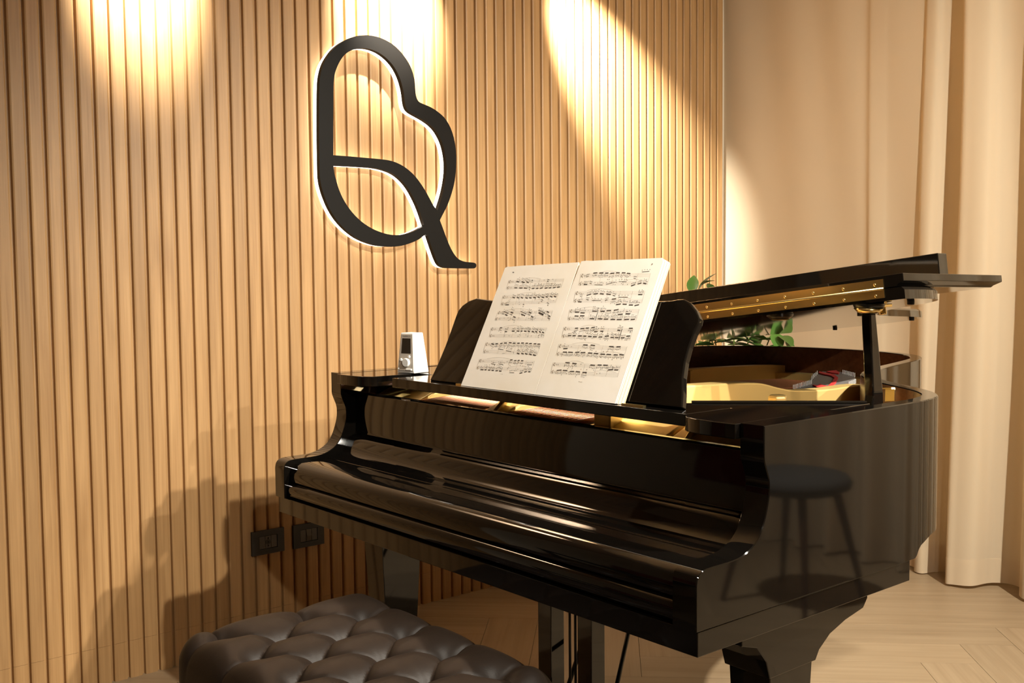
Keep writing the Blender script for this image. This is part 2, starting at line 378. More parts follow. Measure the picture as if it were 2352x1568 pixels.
# music desk, leaning back
SL = .48
def dpl(px, py, y0): return onpl(px, py, Vector((0, 1, -SL)), y0-SL*ZT)
dl = [(987, 873), (1004, 838), (1022, 795), (1036, 757), (1046, 728), (1052, 713), (1062, 701), (1076, 691), (1095, 684), (1115, 687), (1140, 690)]
dr = [(1510, 691), (1540, 690), (1556, 687), (1570, 686), (1585, 694), (1598, 711), (1606, 730), (1604, 742), (1594, 764), (1582, 796), (1573, 830), (1568, 866), (1568, 905), (1566, 936)]
DY = .2305
dp = [dpl(*p, DY) for p in dl]; q_ = dpl(1140, 690, DY); dp += [Vector((.66, q_.y, q_.z)), Vector((.9, q_.y, q_.z))]+[dpl(*p, DY) for p in dr]
for p in dp:
    dz = max(0, ZT+.0003-p.z); p.z += dz; p.y += SL*dz
dn = Vector((0, 1, -SL)).normalized()*.016
n = len(dp); V = list(dp)+[p+dn for p in dp]; F = [tuple(range(n)), tuple(range(2*n-1, n-1, -1))]+[(i, (i+1) % n, n+(i+1) % n, n+i) for i in range(n)]
desk = mk('music_desk', (V, F), 'black', piano, bevel=.003, seg=3)
for x0 in (.53, 1.10): mk('desk_hinge', box(x0, x0+.06, .220, .229, ZT, ZT+.003), 'brass', piano)
# lid: main leaf propped open, front leaf folded back on top of it
TH = math.radians(6.8); HZ = 1.021; TY = -.0175
YL = .645; t1 = .025
def T(x, y, h): return (x*math.cos(TH)-h*math.sin(TH), y, HZ+x*math.sin(TH)+h*math.cos(TH)+TY*(y-YL))
lo = [p for p in oc if p[1] > YL+.004]
lo = offset(lo, -.006)
lp = [(W+.006, YL)]+lo+[(-.006, YL)]
n = len(lp); li = offset(lp, .006)
V = [T(x, y, 0) for x, y in lp]+[T(x, y, t1-.006) for x, y in lp]+[T(x, max(y, YL), t1) for x, y in li]
F = [tuple(range(n-1, -1, -1)), tuple(range(2*n, 3*n))]
for i in range(n):
    j = (i+1) % n; F += [(i, j, n+j, n+i), (n+i, n+j, 2*n+j, 2*n+i)]
lid = mk('lid', (V, F), 'black', piano, smooth=30)
YF2 = 1.072; h0 = t1+.0015; h1 = h0+.026
pr = [(h0, .018), (h0+.004, .014), (h0+.009, .004), (h0+.011, 0), (h1, 0)]
V, F = [], []
for h, d in pr: V += [T(-.004+d, YL, h), T(W+.006-d, YL, h), T(W+.006-d, YF2-d, h), T(-.004+d, YF2-d, h)]
for i in range(len(pr)-1):
    for k in range(4): F.append((i*4+k, i*4+(k+1) % 4, i*4+4+(k+1) % 4, i*4+4+k))
F += [(3, 2, 1, 0), tuple(len(pr)*4-4+k for k in range(4))]
flap = mk('front_lid_leaf', (V, F), 'black', piano, bevel=.001)
V, F = box(.12, 1.372, 1.028, YF2-.002, h1-.001, h1+.068)
mk('front_lip', ([T(*p) for p in V], F), 'black', flap, bevel=.002)
V, F = box(.25, 1.22, .99, 1.028, h1-.001, h1+.010)
mk('lip_batten', ([T(*p) for p in V], F), 'black', flap, bevel=.002)
hinge = None
V, F = join(box(.08, 1.452, YL-.0022, YL-.0002, .0065, t1-.0005), box(.08, 1.452, YL-.0022, YL-.0002, t1+.002, h1-.007))
hinge = mk('piano_hinge', ([T(*p) for p in V], F), 'brass', lid)
V, F = tube([(x, YL-.003, t1+.0008) for x in (.08, 1.452)], .0026, 8); mk('hinge_pin', ([T(*p) for p in V], F), 'brass', lid, smooth=True)
scr = None
for k in range(19):
    for h in (.0125, t1+.0105):
        if scr is None:
            scr = mk('screw', lathe([(.0033, 0), (.0028, -.0010), (.0012, -.0016)], (0, 0, 0), 10, 1), 'brass', hinge, smooth=True); so = scr
        else: so = bpy.data.objects.new('screw', scr.data); link(so, hinge)
        so.location = T(1.432-k*.0745, YL-.0022, h)
prx = 1.385
pb = [(.655, .93), (.665, .905), (.715, .905), (.722, .93), (.719, .985), (.688, 1.13), (.684, HZ+prx*math.tan(TH)-.012), (.660, HZ+prx*math.tan(TH)-.012), (.662, 1.13), (.681, .985)]
pb = [(.668, .93), (.672, .910), (.716, .910), (.722, .93), (.719, .99), (.686, 1.165), (.664, 1.165), (.680, .99)]
prop = mk('lid_prop', prism(pb, 0, prx-.011, prx+.011), 'black', piano, bevel=.003)
zc = HZ+prx*math.sin(TH)
mk('prop_cup', lathe([(.016, zc-.020), (.024, zc-.015), (.031, zc-.006), (.033, zc-.001), (.033, zc+.001)], (prx, .676, 0), 20), 'black_satin', lid, smooth=40)
mk('prop_cup_rim', lathe([(.020, zc-.0185), (.029, zc-.0095), (.0315, zc-.0085), (.023, zc-.0178)], (prx, .676, 0), 20), 'brass', lid, smooth=True)
pc = ony(1791, 728, .70); zz = HZ+pc.x*math.tan(TH)
mk('long_prop_cup', lathe([(.010, zz-.013), (.021, zz-.011), (.030, zz-.004), (.031, zz+.002)], (pc.x, .70, 0), 18), 'black_satin', lid, smooth=40)
mk('long_prop_cup_rim', lathe([(.017, zz-.0128), (.0225, zz-.0113), (.0215, zz-.0105), (.016, zz-.0120)], (pc.x, .70, 0), 18), 'brass', lid, smooth=40)
zk = HZ+1.40*math.tan(TH)
mk('lock_knob', join(lathe([(.006, zk-.026), (.008, zk-.024), (.006, zk-.014), (.007, zk-.004), (.009, zk+.001)], (1.40, .706, 0), 14), box(1.392, 1.408, .682, .730, zk-.010, zk-.003)), 'brass', lid, bevel=.0015)
for px, py in ((2092, 695), (2094, 733), (1918, 755), (1976, 722)):
    # rubber bumpers on the underside of the lid
    d = ray(px, py); nn = Vector((-math.tan(TH), -TY, 1)); p0 = Vector((0, YL, HZ-.004)); t_ = nn.dot(p0-CAMP)/nn.dot(d); q = CAMP+d*t_
    mk('bumper', lathe([(.007, q.z-.004), (.0075, q.z-.002), (.0075, q.z+.006)], (q.x, q.y, 0), 12), 'rubber', lid, smooth=40)
lkp = onx(2041, 905, 1.448)
ns = Vector((.57, .82, 0)).normalized()
def splate(name, px, off, th):
    a = [onpl(*p, ns, ns.dot(Vector((1.266, .941, 0)))-off) for p in px]; n = len(a); V = a+[p-ns*th for p in a]
    return mk(name, (V, [tuple(range(n)), tuple(range(2*n-1, n-1, -1))]+[(i, (i+1) % n, n+(i+1) % n, n+i) for i in range(n)]), 'brass', piano, bevel=.0006)
splate('lock_strike', [(2036, 890), (2057, 894), (2057, 921), (2035, 922)], 0, .003)
splate('lock_strike_lip', [(2024, 890), (2056, 889), (2057, 894), (2026, 893)], .003, .010)
# inside: soundboard, gold iron plate, strings, felt
inn = [p for p in offset(oc, .035) if p[1] > .46]
mk('soundboard', prism([(1.452, .24)]+inn+[(.037, .24)], 2, .850, .860), 'spruce', piano)
mk('plate_web', prism([(.06, .262), (1.432, .262), (1.432, .60), (1.20, .64), (.8, .66), (.3, .72), (.06, .72)], 2, .885, .900), 'gold', piano, bevel=.004)
ring_o = [p for p in offset(oc, .037) if p[1] > .60]; ring_i = offset(ring_o, .055); nr = len(ring_o)
V = [(x, y, .865) for x, y in ring_o]+[(x, y, .893) for x, y in ring_o]+[(x, y, .893) for x, y in ring_i]+[(x, y, .865) for x, y in ring_i]
F = []
for i in range(nr-1):
    for k in range(4): F.append((k*nr+i, k*nr+i+1, ((k+1) % 4)*nr+i+1, ((k+1) % 4)*nr+i))
mk('plate_rim', (V, F), 'gold', piano, smooth=40)
def strut(pts, x, th, zb, name='plate_strut'):
    top = [onx(px, py, x) for px, py in pts]; pl = [(p.y, p.z) for p in top]
    pl = catmull(pl, 4); pl = pl+[(pl[-1][0], zb), (pl[0][0], zb)]
    return mk(name, prism(pl, 0, x-th, x), 'gold', piano, smooth=40, bevel=.004, seg=3)
strut([(1400, 905), (1480, 893), (1575, 886), (1640, 882), (1700, 879), (1750, 880), (1790, 890), (1830, 896), (1900, 894), (1965, 885), (2000, 884)], 1.00, .05, .87)
strut([(1380, 872), (1480, 858), (1570, 849), (1700, 841), (1790, 838), (1815, 842), (1838, 850), (1862, 857), (1880, 858)], .30, .04, .87)
strut([(1585, 851), (1592, 850)], .315, .03, .88, 'plate_boss')
for x_, y_ in ((1.10, .66),): 
    q = onx(1786, 906, 1.10)
    mk('plate_boss', lathe([(.026, .88), (.024, q.z-.004), (.019, q.z)], (1.10, q.y, 0), 6), 'gold', piano, bevel=.003)
# raised bars across the pin block seen through the slot under the shelf
for x0, x1 in ((.055, .27), (.555, .64), (.935, 1.16), (1.17, 1.432)):
    mk('plate_bar', prism([(.262, .89), (.262, .906), (.335, .936), (.40, .940), (.42, .89)], 0, x0, x1), 'gold', piano, bevel=.006, seg=3)
mk('plate_fin', prism([(.27, .90), (.32, .945), (.60, .945), (.62, .90)], 0, 1.205, 1.222), 'gold', piano, bevel=.003)
mk('plate_fin', prism([(.27, .90), (.32, .945), (.60, .945), (.62, .90)], 0, .585, .602), 'gold', piano, bevel=.003)
sv_ = []
for k in range(20):
    x = .285+k*.0132; sv_.append(tube([(x, .265, .917), (x+.004, .40, .925), (x+.25, 1.55, .905)], .0030, 6))
st = mk('bass_strings', join(*sv_), 'copper', piano, smooth=True); st['kind'] = 'stuff'
sv_ = []
for k in range(18):
    x = .66+k*.0152; sv_.append(tube([(x-.02, .262, .918), (x, .38, .925), (x-.10, 1.45-.02*k, .905)], .0016, 5))
st = mk('tenor_strings', join(*sv_), 'copper', piano, smooth=True); st['kind'] = 'stuff'
sv_ = []
for k in range(70):
    x = .655+k*.0040; sv_.append(tube([(x-.02, .262, .915), (x, .38, .922), (x-.1, 1.45-.006*k, .902)], .0009, 4))
for k in range(60):
    x = .94+k*.0075; sv_.append(tube([(x, .43, .922), (x-.08-.002*k, 1.28-.011*k, .900)], .0007, 4))
st = mk('treble_strings', join(*sv_), 'steel', piano, smooth=True); st['kind'] = 'stuff'
# string bed at the tail with red listing felt and hitch pins
ZS = .912
def zpoly(pts, z): return [tuple(onz(px, py, z))[:2] for px, py in pts]
sb = [(1822, 896), (1845, 884), (1860, 872), (1868, 857), (1890, 853), (1925, 853), (1950, 857), (1964, 866), (1966, 880), (1945, 888), (1905, 893), (1860, 896)]
mk('string_bed', prism(zpoly(sb, ZS), 2, ZS-.002, ZS), 'strings', piano)
for pts in ([(1882, 855), (1900, 859), (1916, 862), (1925, 869), (1920, 880), (1908, 891), (1900, 890), (1912, 879), (1916, 870), (1909, 865), (1893, 862), (1880, 858)],
            [(1866, 886), (1878, 887), (1884, 884), (1890, 887), (1904, 889), (1903, 893), (1888, 893), (1876, 891)],
            [(1898, 855), (1920, 852), (1928, 857), (1926, 860), (1910, 858)], [(1925, 888), (1945, 884), (1950, 886), (1930, 891)]):
    mk('felt_strip', prism(zpoly(pts, ZS), 2, ZS, ZS+.004), 'red', piano)
pin = None
pins = [(1822+i*3.2, 894-i*.95) for i in range(14)]+[(1936+i*3.4, 858+i*.9) for i in range(9)]+[(1950+i*3, 886-i*1.2) for i in range(6)]+[(1865+i*3, 872-i*3) for i in range(5)]
for px, py in pins:
    q = onz(px, py, ZS)
    if pin is None: pin = mk('hitch_pin', lathe([(.0013, 0), (.0013, .012), (.0008, .0135)], (0, 0, 0), 6), 'white', piano); po = pin
    else: po = bpy.data.objects.new('hitch_pin', pin.data); link(po, piano)
    po.location = Vector((q.x, q.y, ZS))-Vector(piano.location)
# legs, lyre
lb = [(.16, .6115), (.16, .585), (.205, .572), (.232, .54), (.243, .505), (.388, .505), (.40, .523), (.436, .546), (.489, .562), (.553, .573), (.568, .590), (.568, .6115)]
for x0, x1 in ((1.350, 1.455), (.035, .140)):
    mk('leg_bracket', prism(lb, 0, x0, x1), 'black', piano, bevel=.0015)
    v = [(x0+.006, .249, .505), (x1-.004, .249, .505), (x1-.004, .382, .505), (x0+.006, .382, .505), (x0+.018, .272, .07), (x1-.016, .272, .07), (x1-.016, .36, .07), (x0+.018, .36, .07)]
    f = [(0, 1, 2, 3), (7, 6, 5, 4), (0, 4, 5, 1), (1, 5, 6, 2), (2, 6, 7, 3), (3, 7, 4, 0)]
    lg = mk('leg', (v, f), 'black', piano, bevel=.002)
    mk('caster', join(lathe([(.026, -.014), (.026, .014)], ((x0+x1)/2, .316, .026), 16, 0), box((x0+x1)/2-.02, (x0+x1)/2+.02, .29, .34, .045, .075)), 'brass', lg, bevel=.003)
v = [(.40, 1.62, .70), (.50, 1.62, .70), (.50, 1.72, .70), (.40, 1.72, .70), (.415, 1.635, .07), (.485, 1.635, .07), (.485, 1.705, .07), (.415, 1.705, .07)]
lg = mk('leg', (v, f), 'black', piano, bevel=.002)
mk('caster', join(lathe([(.026, -.014), (.026, .014)], (.45, 1.67, .026), 16, 0), box(.43, .47, 1.645, 1.695, .045, .075)), 'brass', lg, bevel=.003)
mk('case_bottom', prism([(1.44, .60)]+[p for p in offset(oc, .05) if p[1] > .62]+[(.05, .60)], 2, .70, .72), 'black_satin', piano)
ly = mk('pedal_lyre', join(box(.626, .676, .40, .445, .10, .612), box(.772, .822, .40, .445, .10, .612), box(.60, .85, .36, .46, .06, .12)), 'black', piano, bevel=.002)
mk('pedal_rod', tube([(.724, .42, .12), (.724, .42, .612)], .0035, 8), 'black_satin', ly, smooth=True)
mk('pedal_rod', tube([(.744, .42, .12), (.744, .42, .612)], .0035, 8), 'black_satin', ly, smooth=True)
for x in (.68, .725, .77): mk('pedal', prism([(x-.014, .27), (x+.014, .27), (x+.010, .38), (x-.010, .38)], 2, .045, .058), 'brass', ly, bevel=.003)
mk('lyre_brace', tube([(.63, .46, .10), (.60, .78, .66)], .006, 8), 'black_satin', ly, smooth=True)
qa, qb = ony(1441, 1462, .60), ony(1418, 1568, .50)
mk('lyre_brace', tube([qa+(qa-qb)*.9, qb+(qb-qa)*1.1], .006, 8), 'black_satin', ly, smooth=True)

# ------------------------------------------------------------------ open music book on the desk
book = empty('music_book', (.84, .21, ZT), 'open old music book with cream pages of printed piano notation', 'book')
nb = Vector((0, 1, -SL)).normalized()
def bpl(px, py, off=0): return onpl(px, py, nb, nb.dot(Vector((0, .212, ZT)))+off)
def sheet(name, px, thick, mat='paper', off=0, par=book, bev=0):
    a = [bpl(*p) for p in px]; a = [p+nb*off for p in a]; n = len(a)
    for p in a:
        dz = max(0, ZT+.0004+.43*thick-p.z); p.z += dz; p.y += SL*dz
    V = a+[p+nb*thick for p in a]
    return mk(name, (V, [tuple(range(n)), tuple(range(2*n-1, n-1, -1))]+[(i, (i+1) % n, n+(i+1) % n, n+i) for i in range(n)]), mat, par, bevel=bev)
def subd(a, b_, k, amp, sd):
    r_ = random.Random(sd); return [(a[0]+(b_[0]-a[0])*t/k+r_.uniform(-amp, amp), a[1]+(b_[1]-a[1])*t/k+r_.uniform(-amp, amp)) for t in range(k)]
lq = subd((1058, 887), (1159, 620), 5, .4, 1)+[(1160, 615), (1166, 612)]+subd((1172, 612), (1329, 602), 5, .4, 2)+subd((1330, 602), (1228, 907), 5, .2, 3)+subd((1228, 907), (1058, 887), 3, .2, 4)
rq = subd((1228.6, 907), (1330.5, 604), 5, .2, 5)+[(1335, 600), (1345, 598.5)]+subd((1360, 598.5), (1519, 592), 5, .4, 6)+[(1520, 592), (1523, 598)]+subd((1523, 602), (1413, 926), 6, .5, 7)+subd((1413, 926), (1228.6, 907), 4, .5, 8)
pageL = sheet('left_page', lq, .0009, off=0)
pageR = sheet('right_page', rq, .0009, off=0)
for k in range(3):
    s = 1.2+k*1.1
    sheet('leaf_stack', [(1060-k*.4, 887), (1162-k*.4, 613), (1328, 603), (1228, 907.5+k*.4)], .0012, 'paper_old', .0013+k*.0018)
for k in range(6):
    e = 3.0+k*1.5
    sheet('leaf_stack', [(1229, 907.5), (1331, 604), (1350, 600), (1519+e, 593+k*.7), (1521+e, 601), (1413+e, 926+k*1.0), (1395+e, 925+k*.9)], .0015, 'paper_old' if k % 2 else 'paper', .0013+k*.0020)
# ---- printed notation traced from the pages
SC = 280/2195
def cr(o): return lambda x, y: (o[0]+x*SC, o[1]+y*SC)
A, B_, C_, D_ = cr((1040, 580)), cr((1040, 740)), cr((1280, 580)), cr((1220, 740))
systems = [
 (A, (1010, 500, 2005, 470, 1950, 625, 965, 655), [(1150, 515, 1195, 527), (1240, 520, 1297, 540), (1325, 520, 1370, 542), (1108, 632, 1160, 632), (1197, 635, 1258, 635), (1282, 635, 1338, 640), (1423, 645, 1473, 640), (1497, 645, 1545, 640), (1565, 643, 1620, 632), (1653, 640, 1707, 633), (1728, 635, 1775, 630), (1803, 632, 1855, 622), (1875, 625, 1927, 615)], [(1372, 655, 1388, 670), (1420, 527, 1432, 535), (1700, 512, 1728, 522)]),
 (A, (905, 775, 1905, 735, 1850, 900, 865, 945), [(1075, 800, 1120, 815), (1155, 802, 1198, 818), (1227, 802, 1267, 818), (1310, 808, 1350, 820), (1377, 805, 1420, 818), (1453, 803, 1498, 815), (1525, 795, 1568, 808), (1603, 797, 1647, 808), (1673, 790, 1713, 802), (1755, 782, 1797, 798), (1820, 782, 1865, 795), (950, 940, 1005, 936)], [(1260, 965, 1275, 972), (1590, 873, 1612, 885), (1700, 940, 1722, 952)]),
 (A, (820, 1055, 1800, 1040, 1745, 1225, 755, 1215), [(945, 1110, 983, 1132), (1045, 1068, 1090, 1087), (1088, 1148, 1130, 1165), (1232, 1105, 1303, 1135), (1370, 1065, 1412, 1088), (1410, 1145, 1450, 1163), (1545, 1085, 1630, 1125), (1550, 1072, 1632, 1112), (1690, 1055, 1733, 1075), (1725, 1130, 1755, 1148)], [(890, 1100, 930, 1100), (920, 1055, 1005, 1095), (1220, 1050, 1330, 1105), (1540, 1030, 1660, 1085), (1025, 1105, 1075, 1120), (1345, 1105, 1400, 1120), (1705, 1170, 1745, 1188)]),
 (B_, (690, 95, 1695, 95, 1632, 280, 655, 265), [(848, 96, 890, 96), (935, 166, 978, 166), (1065, 157, 1115, 157), (1150, 155, 1200, 157), (1220, 157, 1255, 157), (1285, 155, 1330, 162), (1350, 155, 1390, 165), (1423, 160, 1465, 172), (1485, 160, 1520, 175), (1553, 163, 1590, 182), (1608, 172, 1645, 190)], []),
 (B_, (595, 365, 1580, 400, 1518, 590, 545, 550), [(695, 382, 745, 395), (770, 384, 815, 384), (853, 380, 897, 376), (922, 370, 975, 370), (1010, 362, 1060, 368), (1080, 372, 1130, 374), (1162, 374, 1207, 374), (1232, 370, 1283, 370), (1310, 374, 1357, 374), (1375, 380, 1425, 380), (1457, 384, 1505, 384), (1523, 390, 1575, 390), (1155, 550, 1200, 568), (1235, 555, 1278, 570), (1300, 558, 1345, 575), (1377, 568, 1422, 585), (1445, 580, 1493, 597)], [(815, 475, 913, 492), (957, 508, 1055, 525)]),
 (B_, (480, 665, 1475, 695, 1410, 890, 425, 835), [(1030, 678, 1078, 672), (1105, 688, 1147, 686), (1168, 686, 1205, 683), (1230, 688, 1270, 690), (500, 850, 553, 853), (573, 853, 608, 855), (635, 858, 677, 858), (697, 863, 740, 865), (770, 870, 813, 870), (833, 875, 877, 878), (1200, 918, 1253, 905), (1285, 895, 1335, 882), (1357, 888, 1397, 888)], [(690, 742, 768, 760), (820, 748, 905, 755), (1335, 762, 1425, 762), (1020, 903, 1105, 905)]),
 (C_, (425, 385, 1680, 370, 1620, 580, 385, 585), [(650, 367, 722, 360), (757, 367, 832, 362), (860, 367, 922, 365), (958, 370, 1030, 367), (1058, 362, 1125, 360), (1163, 362, 1228, 362), (1255, 370, 1317, 375), (478, 572, 540, 572), (1328, 598, 1400, 573), (1447, 562, 1517, 545), (1548, 548, 1605, 557)], [(1525, 345, 1660, 335), (525, 435, 570, 420), (1375, 458, 1415, 465), (583, 545, 618, 560), (672, 577, 820, 580), (880, 570, 1050, 527), (1110, 518, 1250, 522)]),
 (C_, (330, 700, 1580, 690, 1520, 905, 290, 890), [(530, 768, 610, 742), (652, 745, 733, 735), (770, 735, 838, 745), (887, 742, 963, 752), (1458, 752, 1532, 752), (375, 880, 438, 887), (985, 835, 1060, 830), (1058, 935, 1145, 922), (1177, 925, 1252, 928), (1290, 940, 1365, 940), (1390, 953, 1473, 935)], [(1000, 765, 1045, 780), (410, 790, 455, 775), (520, 838, 565, 848), (625, 858, 785, 860), (860, 858, 915, 850), (1103, 800, 1268, 803)]),
 (C_, (225, 1025, 1478, 1020, 1415, 1230, 185, 1210), [(318, 1067, 397, 1070), (418, 1080, 495, 1085), (632, 1050, 715, 1052), (778, 1055, 858, 1052), (890, 1042, 970, 1040), (1018, 1038, 1103, 1020), (1090, 1112, 1180, 1105), (1230, 1100, 1315, 1098), (312, 1137, 385, 1140), (410, 1135, 490, 1135), (583, 1185, 668, 1188), (730, 1188, 815, 1192), (838, 1195, 917, 1195), (962, 1200, 1043, 1200), (1072, 1202, 1160, 1200), (1208, 1202, 1293, 1198), (1323, 1203, 1400, 1197)], [(740, 1030, 688, 1215), (737, 1030, 685, 1215)]),
 (D_, (590, 85, 1835, 115, 1780, 320, 550, 270), [(790, 105, 845, 103), (888, 112, 962, 108), (983, 103, 1042, 100), (1082, 97, 1147, 87), (1132, 168, 1200, 162), (1245, 160, 1300, 160), (1553, 140, 1607, 145), (1763, 105, 1830, 105), (663, 238, 725, 238), (745, 240, 803, 240), (843, 243, 915, 243), (937, 245, 995, 247), (1027, 252, 1090, 255), (1113, 257, 1182, 258), (1222, 262, 1280, 262), (1327, 250, 1400, 240), (1430, 272, 1490, 268), (1508, 272, 1567, 275), (1617, 278, 1682, 275), (1713, 247, 1785, 243)], [(1642, 110, 1583, 312), (1638, 110, 1579, 312)]),
 (D_, (500, 395, 1730, 435, 1660, 645, 450, 595), [(580, 472, 655, 470), (937, 403, 1018, 408), (1072, 407, 1150, 415), (1405, 433, 1485, 438), (1535, 440, 1612, 437), (570, 533, 645, 535), (667, 535, 752, 540), (793, 540, 870, 535), (892, 543, 977, 543), (1023, 550, 1103, 553), (1128, 555, 1210, 562), (1248, 568, 1332, 573), (1357, 575, 1440, 578), (1485, 583, 1560, 585), (1590, 577, 1668, 585)], []),
 (D_, (395, 725, 1615, 775, 1555, 985, 350, 915), [(617, 722, 697, 730), (742, 733, 820, 743), (1067, 765, 1150, 773), (1197, 765, 1270, 768), (1298, 768, 1383, 772), (1388, 853, 1477, 850), (1495, 855, 1570, 855), (462, 863, 547, 857), (570, 863, 652, 867), (697, 882, 775, 882), (803, 882, 880, 893), (925, 900, 1002, 902)], [])]
ra = random.Random(3)
INK = {0: ([], []), 1: ([], [])}; FINE = {0: ([], []), 1: ([], [])}
def quad(dst, a, b_, wd):
    """bar between two photo points on the page plane, wd in metres"""
    P, Q = bpl(*a, -.0004), bpl(*b_, -.0004); t = (Q-P); 
    if t.length < 1e-6: return
    s = t.normalized().cross(nb)*wd*.5; n = len(dst[0])
    dst[0].extend([P-s, Q-s, Q+s, P+s]); dst[1].append((n, n+1, n+2, n+3))
def dot(dst, a, r_):
    P = bpl(*a, -.00042); u = Vector((1, 0, 0)); v_ = u.cross(nb).normalized(); n = len(dst[0])
    for k in range(6):
        q = k*PI/3+.4; dst[0].append(P+u*math.cos(q)*r_*1.25+v_*math.sin(q)*r_)
    dst[1].append(tuple(range(n, n+6)))
for si, (cf, qd, beams, thin) in enumerate(systems):
    pg = 0 if si < 6 else 1
    TL, TR, BR, BL = [(qd[i], qd[i+1]) for i in (0, 2, 4, 6)]
    def S(u, v_):
        a = (TL[0]+(TR[0]-TL[0])*u, TL[1]+(TR[1]-TL[1])*u); b_ = (BL[0]+(BR[0]-BL[0])*u, BL[1]+(BR[1]-BL[1])*u)
        return cf(a[0]+(b_[0]-a[0])*v_, a[1]+(b_[1]-a[1])*v_)
    for st0 in (0, .70):
        for k in range(5):
            quad(FINE[pg], S(0, st0+k*.075), S(1, st0+k*.075), .00018)
    nbar = 5 if pg else 6
    for k in range(nbar+1):
        u = 0 if k == 0 else .12+.88*k/nbar
        quad(FINE[pg], S(u, 0), S(u, 1), .00035 if k else .0006)
    for st0 in (0.02, .72):   # clefs and key signatures
        prev = None
        for k in range(9):
            q = k/8; pt = S(.022+.012*math.sin(q*9+st0), st0-.04+q*.34)
            if prev: quad(FINE[pg], prev, pt, .0011)
            prev = pt
        for k in range(4): quad(FINE[pg], S(.05+.013*k, st0+.06+.05*(k % 2)), S(.052+.013*k, st0+.16+.05*(k % 2)), .0008)
    H = math.hypot(BL[0]-TL[0], BL[1]-TL[1])
    for x1, y1, x2, y2 in beams:
        quad(INK[pg], cf(x1, y1), cf(x2, y2), .0022)
        u = ((x1+x2)/2-TL[0])/(TR[0]-TL[0]); ty = TL[1]+(TR[1]-TL[1])*u; by = BL[1]+(BR[1]-BL[1])*u; vv = ((y1+y2)/2-ty)/(by-ty)
        dn_ = 1 if (vv < .13 or .46 < vv < .8) else -1
        nn_ = 4
        for k in range(nn_):
            t = k/(nn_-1); sh = dn_*(34+ra.uniform(0, 24)); fx = -sh*.3
            x_, y_ = x1+(x2-x1)*t, y1+(y2-y1)*t
            dot(INK[pg], cf(x_+fx, y_+sh), .00085)
            quad(FINE[pg], cf(x_, y_), cf(x_+fx, y_+sh), .00022)
            if ra.random() < .35: dot(INK[pg], cf(x_+fx*1.6, y_+sh*1.6), .0008)
    for x1, y1, x2, y2 in thin:
        quad(INK[pg], cf(x1, y1), cf(x2, y2), .0009)
        for k in range(4):
            t = k/3; dot(INK[pg], cf(x1+(x2-x1)*t+8, y1+(y2-y1)*t-28-ra.uniform(0, 12)), .0008)
    for k in range(14): dot(INK[pg], S(ra.uniform(.12, .98), ra.choice((ra.uniform(-.02, .32), ra.uniform(.68, 1.02)))), .0008)
    for a0, a1, v0, up in ((ra.uniform(.12, .3), ra.uniform(.45, .6), -.08, -.16), (ra.uniform(.55, .65), ra.uniform(.8, .97), .62, -.12)):
        prev = None
        for k in range(11):
            t = k/10; pt = S(a0+(a1-a0)*t, v0+up*math.sin(PI*t))
            if prev: quad(FINE[pg], prev, pt, .00035)
            prev = pt
    for k in range(4): dot(FINE[pg], S(ra.uniform(.2, .9), .5), .0011)
for a in ((1178.5, 625), ): dot(INK[0], a, .0014); dot(INK[0], (a[0]+1.6, a[1]+.4), .0010)
for a in ((1498, 606), ): dot(FINE[1], a, .0016); dot(FINE[1], (a[0]-1, a[1]+1), .0012)
for a in ((1151, 859), (1154, 859)): dot(FINE[0], a, .0008)
for a in ((1330, 876), (1333, 877), (1336, 877)): dot(FINE[1], a, .0010)
for pg, par in ((0, pageL), (1, pageR)):
    o = mk('printed_notes', INK[pg], 'ink', par); o['kind'] = 'stuff'
    o = mk('printed_staves', FINE[pg], 'ink_light', par); o['kind'] = 'stuff'

# ------------------------------------------------------------------ digital metronome
mb = [onz(912, 855.5, ZT), onz(951.5, 858, ZT), onz(983, 854, ZT)]
f0 = mb[0]; fx = (mb[1]-mb[0]); fwid = fx.length; fx.normalize(); fyv = Vector((-fx.y, fx.x, 0)); dep = .062
met = empty('metronome', (f0+fx*fwid/2+fyv*dep/2), 'small white digital metronome with dark screen and round dial on the piano', 'metronome')
HM = .112; tw = .145; td = .12
def mp_(u, d, h):   # u 0..1 along the front, d 0..1 depth, h metres; walls lean inwards
    k = h/HM; uu = u*(1-2*tw*k)+tw*k; dd = d*(1-(td+.20)*k)+td*k
    return f0+fx*(uu*fwid)+fyv*(dd*dep)+Vector((0, 0, h))
def mbox(u0, u1, d0, d1, ha, hb): return ([mp_(u, d, h) for u in (u0, u1) for d in (d0, d1) for h in (ha, hb)], box(0, 1, 0, 1, 0, 1)[1])
body = mk('body', mbox(0, 1, 0, 1, 0, HM), 'white', met, bevel=.0025, seg=3)
mk('front_panel', mbox(.07, .96, -.012, .05, .006, HM-.004), 'greyplastic', met, bevel=.0006)
mk('screen', mbox(.18, .82, -.022, .04, .055, .097), 'screen', met, bevel=.0004)
def dial(name, u, h, r_, t_):
    c = mp_(u, -.012, h); V, F = [], []
    for q, rr in ((0, r_), (t_*.8, r_*.97), (t_, r_*.85)):
        for k in range(20):
            a_ = 2*PI*k/20; V.append(c-fyv*q+fx*(math.cos(a_)*rr)+Vector((0, 0, math.sin(a_)*rr)))
    for i in range(2):
        for k in range(20): F.append((i*20+k, i*20+(k+1) % 20, i*20+20+(k+1) % 20, i*20+20+k))
    F.append(tuple(range(40, 60))); F.append(tuple(range(19, -1, -1)))
    return mk(name, (V, F), 'white', met, smooth=35)
dial('dial', .56, .030, .0125, .007); dial('button', .22, .037, .0040, .004); dial('button', .72, .046, .0040, .003); dial('button', .10, .012, .0022, .003)
mk('slide_button', mbox(.55, .88, -.07, .02, .0085, .0130), 'white', met, bevel=.001)
